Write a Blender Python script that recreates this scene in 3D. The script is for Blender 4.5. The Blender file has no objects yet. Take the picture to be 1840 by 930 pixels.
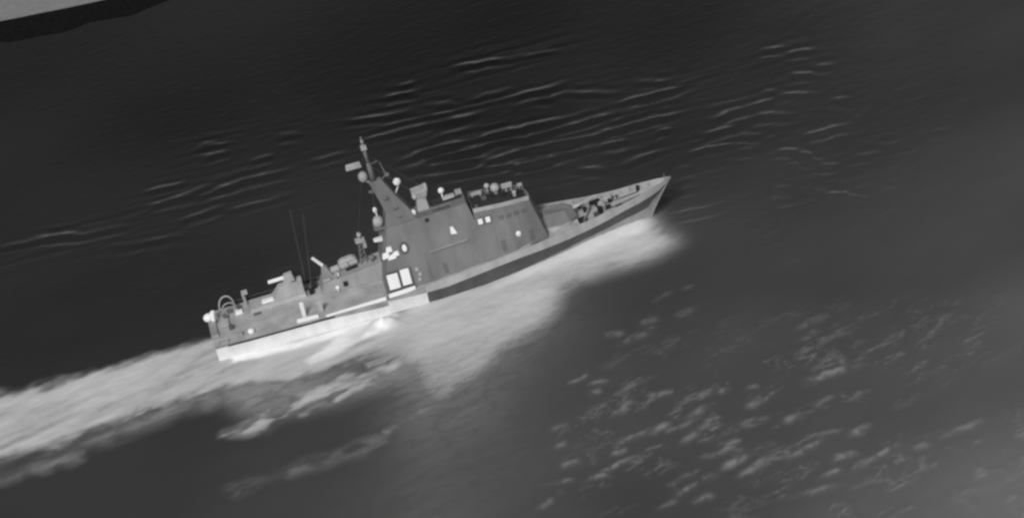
import bpy, bmesh, math, random
import numpy as np
from mathutils import Vector, Matrix

scene = bpy.context.scene
COL = scene.collection
R = math.radians

# ------------------------------------------------------------------ camera
cam_data = bpy.data.cameras.new("camera")
cam = bpy.data.objects.new("camera", cam_data)
COL.objects.link(cam)
CAM_POS = Vector((-28.915, -493.625, 334.638))
RX = Vector((0.95969888, -0.21023431, -0.18649288))
UY = Vector((0.27158280, 0.52318169, 0.80778939))
BZ = RX.cross(UY)
cam.matrix_world = Matrix(((RX.x, UY.x, BZ.x, CAM_POS.x), (RX.y, UY.y, BZ.y, CAM_POS.y),
                           (RX.z, UY.z, BZ.z, CAM_POS.z), (0, 0, 0, 1)))
cam_data.sensor_width = 36.0
cam_data.lens = 36.0 * 5382.0 / 1840.0
cam_data.clip_start = 1.0
cam_data.clip_end = 60000.0
scene.camera = cam

# ------------------------------------------------------------------ sky, sun, exposure (a monochrome sensor: the sky is read as grey)
SUN_EL, SUN_AZ = R(44), R(206)          # azimuth clockwise from +Y
world = bpy.data.worlds.new("World")
scene.world = world
world.use_nodes = True
wn, wl = world.node_tree.nodes, world.node_tree.links
wn.clear()
w_out = wn.new("ShaderNodeOutputWorld")
w_bg = wn.new("ShaderNodeBackground")
w_bg.inputs["Strength"].default_value = 0.11
w_sky = wn.new("ShaderNodeTexSky")
w_sky.sky_type = 'NISHITA'
w_sky.sun_disc = False
w_sky.sun_elevation = SUN_EL
w_sky.sun_rotation = SUN_AZ
w_bw = wn.new("ShaderNodeRGBToBW")
wl.new(w_sky.outputs[0], w_bw.inputs[0])
wl.new(w_bw.outputs[0], w_bg.inputs["Color"])
wl.new(w_bg.outputs[0], w_out.inputs[0])
sun_data = bpy.data.lights.new("sun", 'SUN')
sun = bpy.data.objects.new("sun", sun_data)
COL.objects.link(sun)
sun_data.energy = 2.4
sun_data.angle = R(16)
sun_data.color = (1.0, 1.0, 1.0)
sun_dir = Vector((math.sin(SUN_AZ) * math.cos(SUN_EL), math.cos(SUN_AZ) * math.cos(SUN_EL), math.sin(SUN_EL)))
sun.rotation_euler = sun_dir.to_track_quat('Z', 'Y').to_euler()
scene.view_settings.view_transform = 'Standard'
scene.view_settings.look = 'None'
scene.view_settings.gamma = 1.0
scene.view_settings.exposure = 0.0
scene.render.film_transparent = False
scene.cycles.filter_width = 2.7         # the sensor's soft optics
scene.cycles.max_bounces = 6
scene.cycles.transparent_max_bounces = 12

# ------------------------------------------------------------------ materials
def new_mat(name):
    m = bpy.data.materials.new(name)
    m.use_nodes = True
    nt = m.node_tree
    return m, nt, nt.nodes["Principled BSDF"]

def paint(name, base, vary=0.12, rough=0.55, scale=0.6, spec=0.35, streak=True):
    """Weathered monochrome paint: two noise scales, vertical run-off streaks."""
    m, nt, b = new_mat(name)
    n, l = nt.nodes, nt.links
    tc = n.new("ShaderNodeTexCoord")
    mp = n.new("ShaderNodeMapping")
    mp.inputs["Scale"].default_value = (scale, scale, scale * (0.25 if streak else 1.0))
    l.new(tc.outputs["Object"], mp.inputs[0])
    a = n.new("ShaderNodeTexNoise"); a.inputs["Scale"].default_value = 1.0; a.inputs["Detail"].default_value = 6
    l.new(mp.outputs[0], a.inputs["Vector"])
    f = n.new("ShaderNodeTexNoise"); f.inputs["Scale"].default_value = 4.5; f.inputs["Detail"].default_value = 4
    l.new(tc.outputs["Object"], f.inputs["Vector"])
    mix = n.new("ShaderNodeMath"); mix.operation = 'MULTIPLY_ADD'
    l.new(f.outputs[0], mix.inputs[0]); mix.inputs[1].default_value = 0.45
    l.new(a.outputs[0], mix.inputs[2])
    rr = n.new("ShaderNodeMapRange")
    rr.inputs["From Min"].default_value = 0.45; rr.inputs["From Max"].default_value = 1.0
    rr.inputs["To Min"].default_value = base * (1 - vary); rr.inputs["To Max"].default_value = base * (1 + vary)
    l.new(mix.outputs[0], rr.inputs[0])
    cb = n.new("ShaderNodeCombineColor")
    for i in range(3): l.new(rr.outputs[0], cb.inputs[i])
    l.new(cb.outputs[0], b.inputs["Base Color"])
    b.inputs["Roughness"].default_value = rough
    b.inputs["Specular IOR Level"].default_value = spec
    bp = n.new("ShaderNodeBump"); bp.inputs["Strength"].default_value = 0.12; bp.inputs["Distance"].default_value = 0.05
    l.new(f.outputs[0], bp.inputs["Height"]); l.new(bp.outputs[0], b.inputs["Normal"])
    return m

GREY = paint("haze_grey_paint", 0.165, 0.3, scale=0.28)
DIMG = paint("dim_grey_paint", 0.115, 0.15)
AFTG = paint("aft_grey_paint", 0.29, 0.3, scale=0.35)
DECK = paint("deck_paint", 0.36, 0.32, 0.8, 0.3, streak=False)
LIGHT = paint("light_grey_paint", 0.36, 0.26, scale=0.4)
HULLD = paint("dark_paint_flare_shade", 0.085, 0.3, scale=0.3)
MIDH = paint("mid_hull_paint", 0.33, 0.25)
WHITE = paint("white_paint", 0.77, 0.05)
PALE = paint("pale_hull_paint", 0.74, 0.12)
ROOF = paint("black_nonskid_paint", 0.03, 0.3, 0.9, streak=False)
DARK = paint("dark_outline_black", 0.02, 0.3, 0.8, streak=False)
GUNM = paint("gun_shield_paint", 0.17, 0.1)

# ------------------------------------------------------------------ helpers
class MB:
    def __init__(s): s.v, s.f = [], []
    def add(s, v, f):
        o = len(s.v); s.v += [tuple(p) for p in v]; s.f += [tuple(i + o for i in q) for q in f]; return s
    def box(s, c, d, rot=None):
        hx, hy, hz = d[0] / 2, d[1] / 2, d[2] / 2
        M = rot.to_matrix() if rot is not None and hasattr(rot, 'to_matrix') else Matrix.Identity(3)
        v = [Vector(c) + M @ Vector((x * hx, y * hy, z * hz)) for x in (-1, 1) for y in (-1, 1) for z in (-1, 1)]
        return s.add(v, [(0, 1, 3, 2), (4, 6, 7, 5), (0, 4, 5, 1), (2, 3, 7, 6), (0, 2, 6, 4), (1, 5, 7, 3)])
    def hexa(s, bot, top):
        """Prism between two outlines with the same number of points."""
        n = len(bot)
        f = [tuple(range(n - 1, -1, -1)), tuple(range(n, 2 * n))]
        f += [(i, (i + 1) % n, n + (i + 1) % n, n + i) for i in range(n)]
        return s.add(list(bot) + list(top), f)
    def tube(s, p0, p1, r0, r1=None, n=10):
        r1 = r0 if r1 is None else r1
        p0, p1 = Vector(p0), Vector(p1)
        q = (p1 - p0).to_track_quat('Z', 'Y').to_matrix()
        c = [(math.cos(2 * math.pi * i / n), math.sin(2 * math.pi * i / n)) for i in range(n)]
        return s.hexa([p0 + q @ Vector((a * r0, b * r0, 0)) for a, b in c], [p1 + q @ Vector((a * r1, b * r1, 0)) for a, b in c])
    def path(s, pts, r, n=8):
        for a, b in zip(pts[:-1], pts[1:]): s.tube(a, b, r, r, n)
        return s
    def ball(s, c, r, sx=1, sy=1, sz=1, n=16, m=10):
        v, f = [], []
        for j in range(m + 1):
            t = math.pi * j / m
            for i in range(n):
                p = 2 * math.pi * i / n
                v.append((c[0] + r * sx * math.sin(t) * math.cos(p), c[1] + r * sy * math.sin(t) * math.sin(p), c[2] + r * sz * math.cos(t)))
        for j in range(m):
            for i in range(n):
                f.append((j * n + i, (j + 1) * n + i, (j + 1) * n + (i + 1) % n, j * n + (i + 1) % n))
        return s.add(v, f)
    def build(s, name, mat, parent=None, bevel=0.0, smooth=False):
        me = bpy.data.meshes.new(name)
        me.from_pydata(s.v, [], s.f)
        bm = bmesh.new(); bm.from_mesh(me)
        bmesh.ops.remove_doubles(bm, verts=bm.verts, dist=1e-4)
        bmesh.ops.recalc_face_normals(bm, faces=bm.faces)
        bm.to_mesh(me); bm.free()
        me.materials.append(mat)
        o = bpy.data.objects.new(name, me)
        COL.objects.link(o)
        if parent is not None: o.parent = parent
        if smooth:
            for p in me.polygons: p.use_smooth = True
        if bevel:
            b = o.modifiers.new("bevel", 'BEVEL'); b.width = bevel; b.segments = 2; b.limit_method = 'ANGLE'; b.angle_limit = R(30)
        return o

def lbl(o, label=None, cat=None, group=None, kind=None):
    if label: o["label"] = label
    if cat: o["category"] = cat
    if group: o["group"] = group
    if kind: o["kind"] = kind
    return o
# ------------------------------------------------------------------ the sea
def axis(a, b, step, far):
    c = np.arange(a, b + step * 0.5, step)
    g = step * np.cumsum(1.22 ** np.arange(1, 45))
    lo, hi = c[0] - g, c[-1] + g
    lo = lo[lo > -far]; hi = hi[hi < far]
    return np.concatenate([[-far], lo[::-1], c, hi, [far]])

GXA, GYA = axis(-112, 158, 0.45, 26000.0), axis(-136, 172, 0.45, 26000.0)
GX, GY = np.meshgrid(GXA, GYA)
NX, NY = len(GXA), len(GYA)

_rng = np.random.RandomState(11)
def vnoise(x, y, seed):
    """Smooth value noise, about 0..1."""
    r = np.random.RandomState(seed).rand(256, 256).astype(np.float32)
    xi, yi = np.floor(x).astype(np.int64), np.floor(y).astype(np.int64)
    fx, fy = x - xi, y - yi
    fx, fy = fx * fx * (3 - 2 * fx), fy * fy * (3 - 2 * fy)
    a, b = r[yi & 255, xi & 255], r[yi & 255, (xi + 1) & 255]
    c, d = r[(yi + 1) & 255, xi & 255], r[(yi + 1) & 255, (xi + 1) & 255]
    return (a * (1 - fx) + b * fx) * (1 - fy) + (c * (1 - fx) + d * fx) * fy
def fbm(x, y, seed, octs=4):
    t, amp, tot = 0.0, 1.0, 0.0
    for o in range(octs):
        t = t + amp * vnoise(x * 2 ** o, y * 2 ** o, seed + o); tot += amp; amp *= 0.5
    return t / tot
def smooth(t):
    t = np.clip(t, 0, 1); return t * t * (3 - 2 * t)
def poly_sd(pts, x, y):
    """Signed distance to a polygon, positive inside."""
    d = np.full(x.shape, 1e9); ins = np.zeros(x.shape, bool)
    n = len(pts)
    for i in range(n):
        (ax, ay), (bx, by) = pts[i], pts[(i + 1) % n]
        ex, ey = bx - ax, by - ay
        t = np.clip(((x - ax) * ex + (y - ay) * ey) / (ex * ex + ey * ey + 1e-9), 0, 1)
        d = np.minimum(d, (x - ax - t * ex) ** 2 + (y - ay - t * ey) ** 2)
        if ay != by:
            c = ((ay > y) != (by > y)) & (x < ex * (y - ay) / (by - ay) + ax)
            ins ^= c
    d = np.sqrt(d)
    return np.where(ins, d, -d)
CRESTS = [
(30.9,76.1,40.6,75.1,0.5),(27.3,60.1,39.3,60.3,0.5),(53.7,52.2,60.0,49.9,0.4),(49.0,46.1,63.3,46.2,0.7),(32.2,56.7,35.6,54.8,0.3),(38.8,55.5,48.9,50.5,0.4),(24.6,47.4,34.9,46.6,0.5),(29.0,42.5,45.8,43.0,0.7),(23.6,43.1,27.3,42.9,0.5),(22.6,38.3,41.0,36.0,0.9),(42.4,37.0,57.5,35.9,0.8),(40.6,32.0,45.9,31.5,0.5),(21.3,32.5,30.4,32.3,0.8),(41.9,22.5,51.8,23.6,0.4),(33.7,25.8,39.5,22.5,0.4),(52.7,31.9,55.5,30.9,0.4),(64.5,30.2,76.3,30.9,0.7),(61.2,24.9,67.7,24.3,0.6),(56.9,20.2,65.6,19.0,0.6),(65.4,16.2,69.6,14.4,0.4),(68.0,21.1,72.7,18.6,0.4),(73.3,27.1,79.6,23.6,0.4),(80.4,14.3,88.6,13.9,0.7),(73.1,11.9,76.7,10.0,0.5),(76.7,10.0,79.9,3.1,0.5),(79.1,2.4,83.1,0.2,0.4),(75.4,-5.6,85.0,-14.0,0.5),(47.2,-0.5,56.9,-1.2,0.5),(50.5,7.7,55.1,6.9,0.3),(61.7,-16.7,66.4,-16.5,0.3),(86.2,47.7,91.2,45.5,0.5),(84.2,38.8,88.9,36.1,0.5),(89.9,39.3,93.6,37.4,0.4),(81.7,51.6,86.1,49.3,0.4),(79.7,32.0,86.6,28.7,0.4),(86.4,3.0,90.9,0.5,0.3),(88.7,-11.6,90.8,-13.9,0.3),(89.1,24.9,92.1,22.7,0.35),(76.8,34.9,79.6,33.9,0.35),(92.3,3.2,96.7,1.9,0.25),(52.6,15.6,56.0,14.9,0.3),(67.6,-8.6,70.4,-8.9,0.3),(68.7,-0.9,72.9,-2.6,0.3),(103.0,3.1,106.8,2.1,0.2),(18.8,79.7,30.9,76.1,0.5),(1.2,74.7,8.6,73.1,0.4),(-9.2,69.7,6.5,65.4,0.4),(-4.6,59.8,18.1,57.7,0.6),(10.9,65.5,15.6,64.1,0.4),(18.2,64.5,28.1,63.4,0.5),(9.3,57.6,17.9,56.6,0.5),(18.5,47.7,24.7,47.9,0.6),(3.9,49.0,13.6,48.0,0.6),(5.0,44.9,23.9,44.1,0.8),(15.1,37.6,22.5,37.8,0.8),(-40.3,76.8,-36.7,75.5,0.3),(-40.4,70.7,-34.8,70.7,0.3),(-30.7,64.2,-25.7,64.0,0.4),(-23.4,71.3,-18.7,69.3,0.3),(5.1,78.3,8.8,77.5,0.3),(-54.5,56.8,-40.1,58.5,0.5),(-51.4,57.5,-41.8,55.4,0.4),(-40.4,56.3,-29.3,56.7,0.6),(-48.8,48.0,-38.9,49.2,0.3),(-79.6,57.3,-66.6,52.8,0.5),(-86.9,57.7,-72.5,54.7,0.4),(-63.6,45.6,-48.3,42.1,0.3),(-41.7,75.1,-34.3,74.1,0.3),(-54.3,63.8,-45.8,62.8,0.4),(-67.7,53.4,-59.3,52.4,0.3),(-0.0,47.6,10.1,48.8,0.6),(1.0,43.5,17.9,39.1,0.6),(6.5,37.0,22.0,35.6,0.6),(-39.3,46.4,-24.6,46.7,0.3),(-35.4,57.2,-23.1,56.5,0.35),(-18.1,57.4,-10.7,57.0,0.3)
]
CHOP = [
(18.7,-46.4,22.9,-46.6,0.77),(18.2,-49.2,21.1,-49.1,0.8),(23.3,-51.7,29.1,-50.3,0.53),(27.9,-54.9,33.5,-56.2,0.92),(16.8,-54.3,21.0,-54.4,0.62),(20.8,-57.7,25.7,-55.2,0.74),(32.7,-64.4,38.4,-62.3,0.74),(27.6,-67.1,35.0,-65.3,0.58),(18.8,-66.4,26.2,-64.6,0.93),(25.5,-65.4,30.4,-64.6,0.87),(33.9,-68.7,37.2,-67.8,0.53),(35.9,-68.0,39.2,-67.0,0.8),(23.1,-70.0,28.0,-70.1,0.52),(30.1,-70.9,34.1,-69.3,0.74),(17.8,-68.9,21.0,-67.9,0.94),(13.8,-73.5,22.6,-70.9,0.96),(11.7,-74.2,16.5,-73.9,0.9),(8.4,-67.8,12.4,-67.4,0.97),(1.2,-77.7,5.9,-75.8,0.55),(45.3,-61.4,48.1,-61.8,0.61),(46.9,-66.0,50.2,-64.4,0.72),(43.6,-66.5,47.8,-65.6,0.65),(41.4,-71.1,47.2,-70.3,0.69),(32.5,-76.5,39.8,-76.3,0.79),(37.0,-75.6,41.1,-74.9,0.95),(34.6,-81.5,41.0,-79.8,0.96),(37.0,-85.0,44.2,-82.3,1.0),(27.6,-80.7,31.6,-79.7,0.58),(24.3,-85.5,30.7,-83.0,0.98),(28.1,-88.8,32.1,-87.2,0.78),(46.4,-83.8,50.5,-82.6,0.61),(49.5,-82.8,54.4,-81.0,0.79),(52.4,-80.1,58.8,-80.2,0.53),(58.4,-82.7,63.3,-80.9,0.99),(54.3,-86.7,58.9,-87.5,0.9),(44.0,-94.6,53.4,-93.9,0.58),(50.4,-91.1,55.1,-91.2,0.88),(55.9,-91.9,59.9,-90.3,0.52),(67.7,-91.0,71.0,-90.3,0.52),(73.5,-90.2,81.7,-88.0,0.67),(58.3,-91.4,66.4,-88.3,0.99),(55.8,-63.9,65.0,-62.6,1.0),(55.4,-65.3,58.7,-65.3,0.54),(36.1,-26.5,41.4,-25.3,0.52),(42.1,-24.8,45.5,-25.1,0.7),(39.2,-33.3,43.6,-32.3,0.58),(25.2,-33.1,29.4,-33.9,0.93),(26.6,-36.6,34.2,-36.5,0.98),(31.8,-35.9,35.2,-34.4,0.69),(32.2,-32.4,36.5,-31.9,0.76),(59.3,-47.8,66.2,-46.1,0.8),(8.9,-56.7,13.0,-56.0,0.81),(40.4,-60.1,42.9,-59.0,0.75),(15.1,-44.2,20.1,-43.8,0.86),(8.5,-62.1,11.7,-62.3,0.65),(30.6,-83.0,33.8,-81.5,0.76),(21.4,-87.0,26.2,-86.3,0.51),(7.0,-72.9,10.3,-72.7,0.79),(49.0,-72.7,52.9,-73.5,0.81),(55.0,-71.5,60.0,-70.4,0.53)
]
FOAM_AND_HAZE = {
"stern": [(-97.5,3.3),(-90.7,3.1),(-81.7,2.1),(-73.9,1.2),(-63.6,1.6),(-53.4,1.0),(-46.5,-0.1),(-44.1,2.4),(-12.2,-5.6),(-12.2,-17.6),(-21.2,-18.0),(-30.2,-18.1),(-40.1,-17.4),(-47.5,-14.2),(-55.3,-14.2),(-64.4,-15.5),(-78.9,-16.6),(-92.2,-17.1),(-98.8,-18.2)],
"bright": [(-45.1,-5.2),(-23.9,-7.4),(-15.9,-6.8),(-13.3,-5.0),(-10.9,-7.8),(-12.7,-11.4),(-16.8,-12.3),(-20.4,-13.1),(-25.2,-15.1),(-29.8,-15.6),(-31.2,-14.1),(-25.7,-11.3),(-23.1,-9.4),(-35.4,-8.4),(-44.4,-7.9)],
"dash": [(-20.0,-20.6),(-15.9,-19.7),(-11.9,-19.3),(-12.5,-20.6),(-16.3,-21.5),(-19.7,-22.1)],
"streak": [(-48.2,-29.6),(-44.9,-27.5),(-41.5,-26.7),(-35.6,-24.4),(-31.0,-23.3),(-21.9,-22.2),(-12.5,-22.4),(-15.8,-25.2),(-21.9,-28.3),(-26.8,-31.2),(-30.6,-31.2),(-36.7,-31.1),(-42.1,-31.2),(-46.4,-30.8)],
"fore": [(43.6,2.5),(44.0,-4.2),(46.6,-10.9),(42.4,-12.1),(30.7,-13.1),(21.6,-13.0),(18.1,-15.9),(17.7,-20.8),(13.8,-24.8),(8.9,-26.6),(3.0,-31.0),(-2.5,-36.0),(-7.6,-39.5),(-9.5,-35.4),(-10.6,-24.3),(-12.5,-16.5),(-12.4,-9.5),(-2.8,-4.2),(23.7,1.1)],
"mid": [(-19.5,-8.0),(-10.1,-6.6),(-1.1,-7.1),(1.3,-12.4),(-5.4,-28.8),(-10.8,-25.2),(-14.9,-20.2),(-20.0,-17.7)],
"haze_a": [(-48.0,-13.6),(-29.8,-15.7),(-13.6,-13.0),(-8.8,-23.3),(-10.3,-36.8),(-16.5,-29.1),(-27.9,-31.1),(-40.9,-30.3),(-46.7,-24.7)],
"skirt": [(14.1,-10.8),(12.2,-22.0),(7.3,-31.3),(2.0,-38.2),(-4.9,-47.8),(-9.8,-50.8),(-10.6,-41.3),(-4.7,-25.3),(8.4,-16.0)],
"haze_smear": [(-7.4,-16.1),(2.1,-24.8),(-3.9,-48.2),(-10.8,-86.1),(-19.6,-82.0),(-10.8,-44.9)],
"near": [(-20.0,-42.3),(-14.9,-41.1),(-10.7,-40.0),(-11.4,-41.3),(-15.3,-42.8),(-19.2,-43.6)],
"faint": [(-50.4,-47.5),(-42.2,-46.1),(-34.5,-45.2),(-28.0,-44.8),(-20.3,-43.9),(-20.1,-45.9),(-28.4,-47.3),(-34.9,-47.7),(-42.5,-48.0),(-50.1,-49.3)],
"side": [(-96.9,-22.8),(-86.0,-22.5),(-76.2,-23.0),(-76.1,-24.5),(-86.2,-25.1),(-97.2,-26.3)],
"dim": [(-91.9,-13.2),(-75.4,-14.6),(-58.5,-13.2),(-48.0,-13.6),(-48.0,-18.4),(-59.2,-18.6),(-74.7,-19.6),(-92.3,-19.5)],
}
HAZE_TONE=[  # water tones by position, carrying the painted haze
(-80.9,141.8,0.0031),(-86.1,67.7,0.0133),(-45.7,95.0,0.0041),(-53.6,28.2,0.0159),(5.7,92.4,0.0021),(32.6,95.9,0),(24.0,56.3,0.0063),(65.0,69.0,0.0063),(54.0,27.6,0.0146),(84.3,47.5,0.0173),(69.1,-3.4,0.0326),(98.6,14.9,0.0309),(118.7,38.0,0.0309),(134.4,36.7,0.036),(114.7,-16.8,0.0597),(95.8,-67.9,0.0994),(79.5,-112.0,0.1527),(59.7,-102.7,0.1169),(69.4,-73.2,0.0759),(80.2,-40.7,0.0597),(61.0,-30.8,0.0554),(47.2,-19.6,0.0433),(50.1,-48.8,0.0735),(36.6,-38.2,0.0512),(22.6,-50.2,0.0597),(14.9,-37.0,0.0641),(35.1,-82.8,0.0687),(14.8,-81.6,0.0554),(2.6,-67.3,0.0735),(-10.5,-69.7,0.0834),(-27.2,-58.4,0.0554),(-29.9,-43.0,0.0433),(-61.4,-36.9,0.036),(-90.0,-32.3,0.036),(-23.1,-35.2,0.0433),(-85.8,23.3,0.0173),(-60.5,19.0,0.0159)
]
CREST_ANG = -5
CREST_H, CHOP_F = 0.58, 0.31
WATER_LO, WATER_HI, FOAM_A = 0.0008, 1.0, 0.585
# ------------------------------------------------------------------ the warship (bow towards +X, port +Y, waterline z = 0)
ship = bpy.data.objects.new("warship", None)
COL.objects.link(ship)
lbl(ship, "grey warship under way, tall raked mast amidships and pale foam along its side", "warship")

HX = [-47, -40, -30, -20, -12, -5, 0, 5, 10, 15, 20, 23, 26, 29, 32, 35, 38, 41, 43, 44, 46, 48, 48.7]
HG = [6.3, 6.6, 6.75, 6.85, 6.9, 6.95, 7.0, 7.0, 7.0, 7.0, 6.8, 6.2, 5.5, 4.75, 4.05, 3.5, 2.9, 2.3, 1.85, 1.6, 1.05, 0.35, 0.06]
HK = [6.35, 6.65, 6.8, 6.9, 7.0, 7.1, 7.15, 7.15, 7.15, 7.15, 6.95, 6.35, 5.65, 4.9, 4.2, 3.6, 2.95, 2.25, 1.7, 1.42, 0.8, 0.15, 0.03]
HW = [6.1, 6.3, 6.4, 6.5, 6.5, 6.5, 6.4, 6.2, 5.85, 5.3, 4.5, 3.9, 3.2, 2.6, 2.0, 1.45, 0.95, 0.5, 0.12, 0.05, 0.03, 0.02, 0.01]
ZG = [3.6, 3.6, 3.6, 3.6, 3.6, 4.6, 5.0, 5.5, 6.0, 6.55, 6.95, 7.0, 7.05, 7.15, 7.25, 7.4, 7.65, 8.1, 8.4, 8.5, 8.8, 9.03, 9.1]
ZK = [3.3, 3.3, 3.3, 3.3, 3.3, 3.05, 3.1, 3.7, 4.35, 4.95, 5.25, 5.2, 5.15, 5.2, 5.35, 5.7, 6.15, 6.4, 6.65, 6.8, 7.2, 8.3, 8.75]
STEM_X = [43.0, 44.3, 46.2, 48.0, 48.7]
STEM_Z = [0.0, 2.6, 5.6, 8.0, 8.7]
hg = lambda x: float(np.interp(x, HX, HG)); hk = lambda x: float(np.interp(x, HX, HK)); hw = lambda x: float(np.interp(x, HX, HW))
zg = lambda x: float(np.interp(x, HX, ZG)); zk = lambda x: float(np.interp(x, HX, ZK))
zlow = lambda x: float(np.interp(x, STEM_X, STEM_Z)) if x > 43 else 0.0
zdeck = lambda x: zg(x) - (1.0 if x > 18 else (0.02 if x < -11.9 else 0.05))

def side_pts(x):
    """Half section from below the water up to the inner deck edge."""
    w, k, g, z0, z1, z2 = hw(x), hk(x), hg(x), zlow(x), zk(x), zg(x)
    z1 = max(z1, z0 + 0.02)
    p = [(w * 0.9, z0 - 1.6 if x <= 43 else z0 - 0.02), (w, z0)]
    tb = float(np.interp(x, [-27, -13, -11, -5, 8, 18, 30, 44], [0.97, 0.70, 0.70, 0.03, 0.03, 0.25, 0.5, 0.62]))       # lower edge of the painted flare shade
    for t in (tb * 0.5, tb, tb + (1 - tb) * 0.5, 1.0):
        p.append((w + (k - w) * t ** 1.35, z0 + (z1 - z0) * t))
    p.append((g, z2))
    return p

XS = sorted(set([-47 + i * 1.0 for i in range(0, 91)] + [-4.3, -4.2, 43, 44, 45, 46, 47, 48, 48.4, 48.7]))
bands = {"lower": MB(), "flare_shade": MB(), "aft": MB(), "strake": MB(), "quarter": MB()}
for sgn in (-1, 1):
    for xa, xb in zip(XS[:-1], XS[1:]):
        A, B = side_pts(xa), side_pts(xb)
        for j in range(len(A) - 1):
            q = [(xa, sgn * A[j][0], A[j][1]), (xb, sgn * B[j][0], B[j][1]), (xb, sgn * B[j + 1][0], B[j + 1][1]), (xa, sgn * A[j + 1][0], A[j + 1][1])]
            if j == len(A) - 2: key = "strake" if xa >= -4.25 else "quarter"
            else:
                key = ("flare_shade" if j >= 3 or xa < 8 else "lower") if xa >= -4.25 else ("aft" if (j < 3 or xa >= -12) else "quarter")
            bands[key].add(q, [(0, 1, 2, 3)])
A = side_pts(-47)
trans = MB().add([(-47, -a, z) for a, z in A] + [(-47, a, z) for a, z in reversed(A)], [tuple(range(2 * len(A)))])
hull = bands["lower"].build("hull", MIDH, ship, smooth=False)
lbl(bands["flare_shade"].build("flare_plating", HULLD, ship), "flared plating under the bulwark, its shade painted dark")  # flare shade painted dark; foam-lit hull below painted lighter
bands["strake"].build("bulwark", LIGHT, ship)
lbl(bands["aft"].build("hull_plating", PALE, ship), "bright white lower plating along the after half of the hull")
bands["quarter"].build("sheer_strake", AFTG, ship)
trans.build("transom", AFTG, ship)

sb = MB()
for xa, xb, za, zb in ((43.05, 44.3, 0.1, 2.6), (44.3, 46.2, 2.6, 5.6), (46.2, 48.0, 5.6, 8.0), (48.0, 48.72, 8.0, 9.1)):
    sb.hexa([(xa - 0.55, -0.16, za), (xa + 0.1, -0.05, za), (xa + 0.1, 0.05, za), (xa - 0.55, 0.16, za)], [(xb - 0.55, -0.16, zb), (xb + 0.1, -0.05, zb), (xb + 0.1, 0.05, zb), (xb - 0.55, 0.16, zb)])
sb.build("stem_lit_edge", LIGHT, ship)  # pale strip painting the lit edge of the stem

# deck and the inside of the bow bulwark
dk, inn = MB(), MB()
for xa, xb in zip(XS[:-1], XS[1:]):
    if xb > 48.2: break
    ia, ib = max(hg(xa) - 0.12, 0.02), max(hg(xb) - 0.12, 0.02)
    za, zb = zdeck(xa), zdeck(xb)
    dk.add([(xa, -ia, za), (xb, -ib, zb), (xb, ib, zb), (xa, ia, za)], [(0, 1, 2, 3)])
    for s_ in (-1, 1):
        if xa >= 18:
            inn.add([(xa, s_ * ia, za), (xb, s_ * ib, zb), (xb, s_ * ib, zg(xb)), (xa, s_ * ia, zg(xa))], [(0, 1, 2, 3)])
            inn.add([(xa, s_ * ia, zg(xa)), (xb, s_ * ib, zg(xb)), (xb, s_ * hg(xb), zg(xb)), (xa, s_ * hg(xa), zg(xa))], [(0, 1, 2, 3)])
dk.build("deck", DECK, ship)
inn.build("bulwark_lining", LIGHT, ship)
# stanchion frames inside the bow bulwark, one behind another
frame_mesh = None
for s_ in (-1, 1):
    for i in range(13):
        x = 21.5 + i * 1.9
        m = MB().box((x, s_ * (hg(x) - 0.3), zdeck(x) + 0.45), (0.12, 0.3, 0.9))
        m.build("bulwark_frame", LIGHT, ship)
# dark rubbing strake under the after deck edge, white coaming further forward
rb, wc = MB(), MB()
for i in range(36):
    xa = -44.5 + i * 0.6; xb = xa + 0.6
    rb.add([(xa, -hk(xa) - 0.02, 3.15), (xb, -hk(xb) - 0.02, 3.15), (xb, -hk(xb) - 0.12, 3.22), (xa, -hk(xa) - 0.12, 3.22), (xb, -hk(xb) - 0.14, 3.42), (xa, -hk(xa) - 0.14, 3.42), (xb, -hg(xb) + 0.03, 3.52), (xa, -hg(xa) + 0.03, 3.52)],
           [(0, 1, 2, 3), (3, 2, 4, 5), (5, 4, 6, 7)])
rb.build("rubbing_strake", DARK, ship)
wc.hexa([(-24.5, -6.6, 3.6), (-12.2, -6.7, 3.6), (-12.2, -6.45, 3.6), (-24.5, -6.35, 3.6)], [(-24.5, -6.5, 4.0), (-12.2, -6.55, 4.35), (-12.2, -6.4, 4.35), (-24.5, -6.4, 4.0)])
lbl(wc.build("coaming", WHITE, ship), "white strip along the deck edge before the superstructure")

# ---- superstructure ---------------------------------------------------------
main = MB()
main.hexa([(-11.8, -6.55, 3.5), (9.6, -6.75, 4.9), (9.6, 6.75, 4.9), (-11.8, 6.55, 3.5)],
          [(-10.2, -4.5, 11.0), (9.3, -4.75, 11.0), (9.3, 4.75, 11.0), (-10.2, 4.5, 11.0)])
main.hexa([(-10.2, -4.5, 11.0), (9.3, -4.75, 11.0), (9.3, 4.75, 11.0), (-10.2, 4.5, 11.0)],
          [(-8.6, -2.5, 16.9), (7.8, -2.5, 17.6), (7.8, 2.3, 17.6), (-8.6, 2.3, 16.9)])
house = main.build("superstructure", GREY, ship, bevel=0.12)
br = MB()
br.hexa([(8.6, -6.7, 6.0), (15, -6.6, 6.4), (22.0, -4.7, 6.0), (22.6, 0, 6.0), (22.0, 4.7, 6.0), (15, 6.6, 6.4), (8.6, 6.7, 6.0)],
        [(8.6, -3.35, 15.6), (14.5, -3.25, 15.1), (20.0, -2.35, 14.4), (20.4, 0, 14.35), (20.0, 2.0, 14.4), (14.5, 2.9, 15.1), (8.6, 3.1, 15.6)])
wheel = br.build("wheelhouse", GREY, ship, bevel=0.1)
rf = MB()
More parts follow.
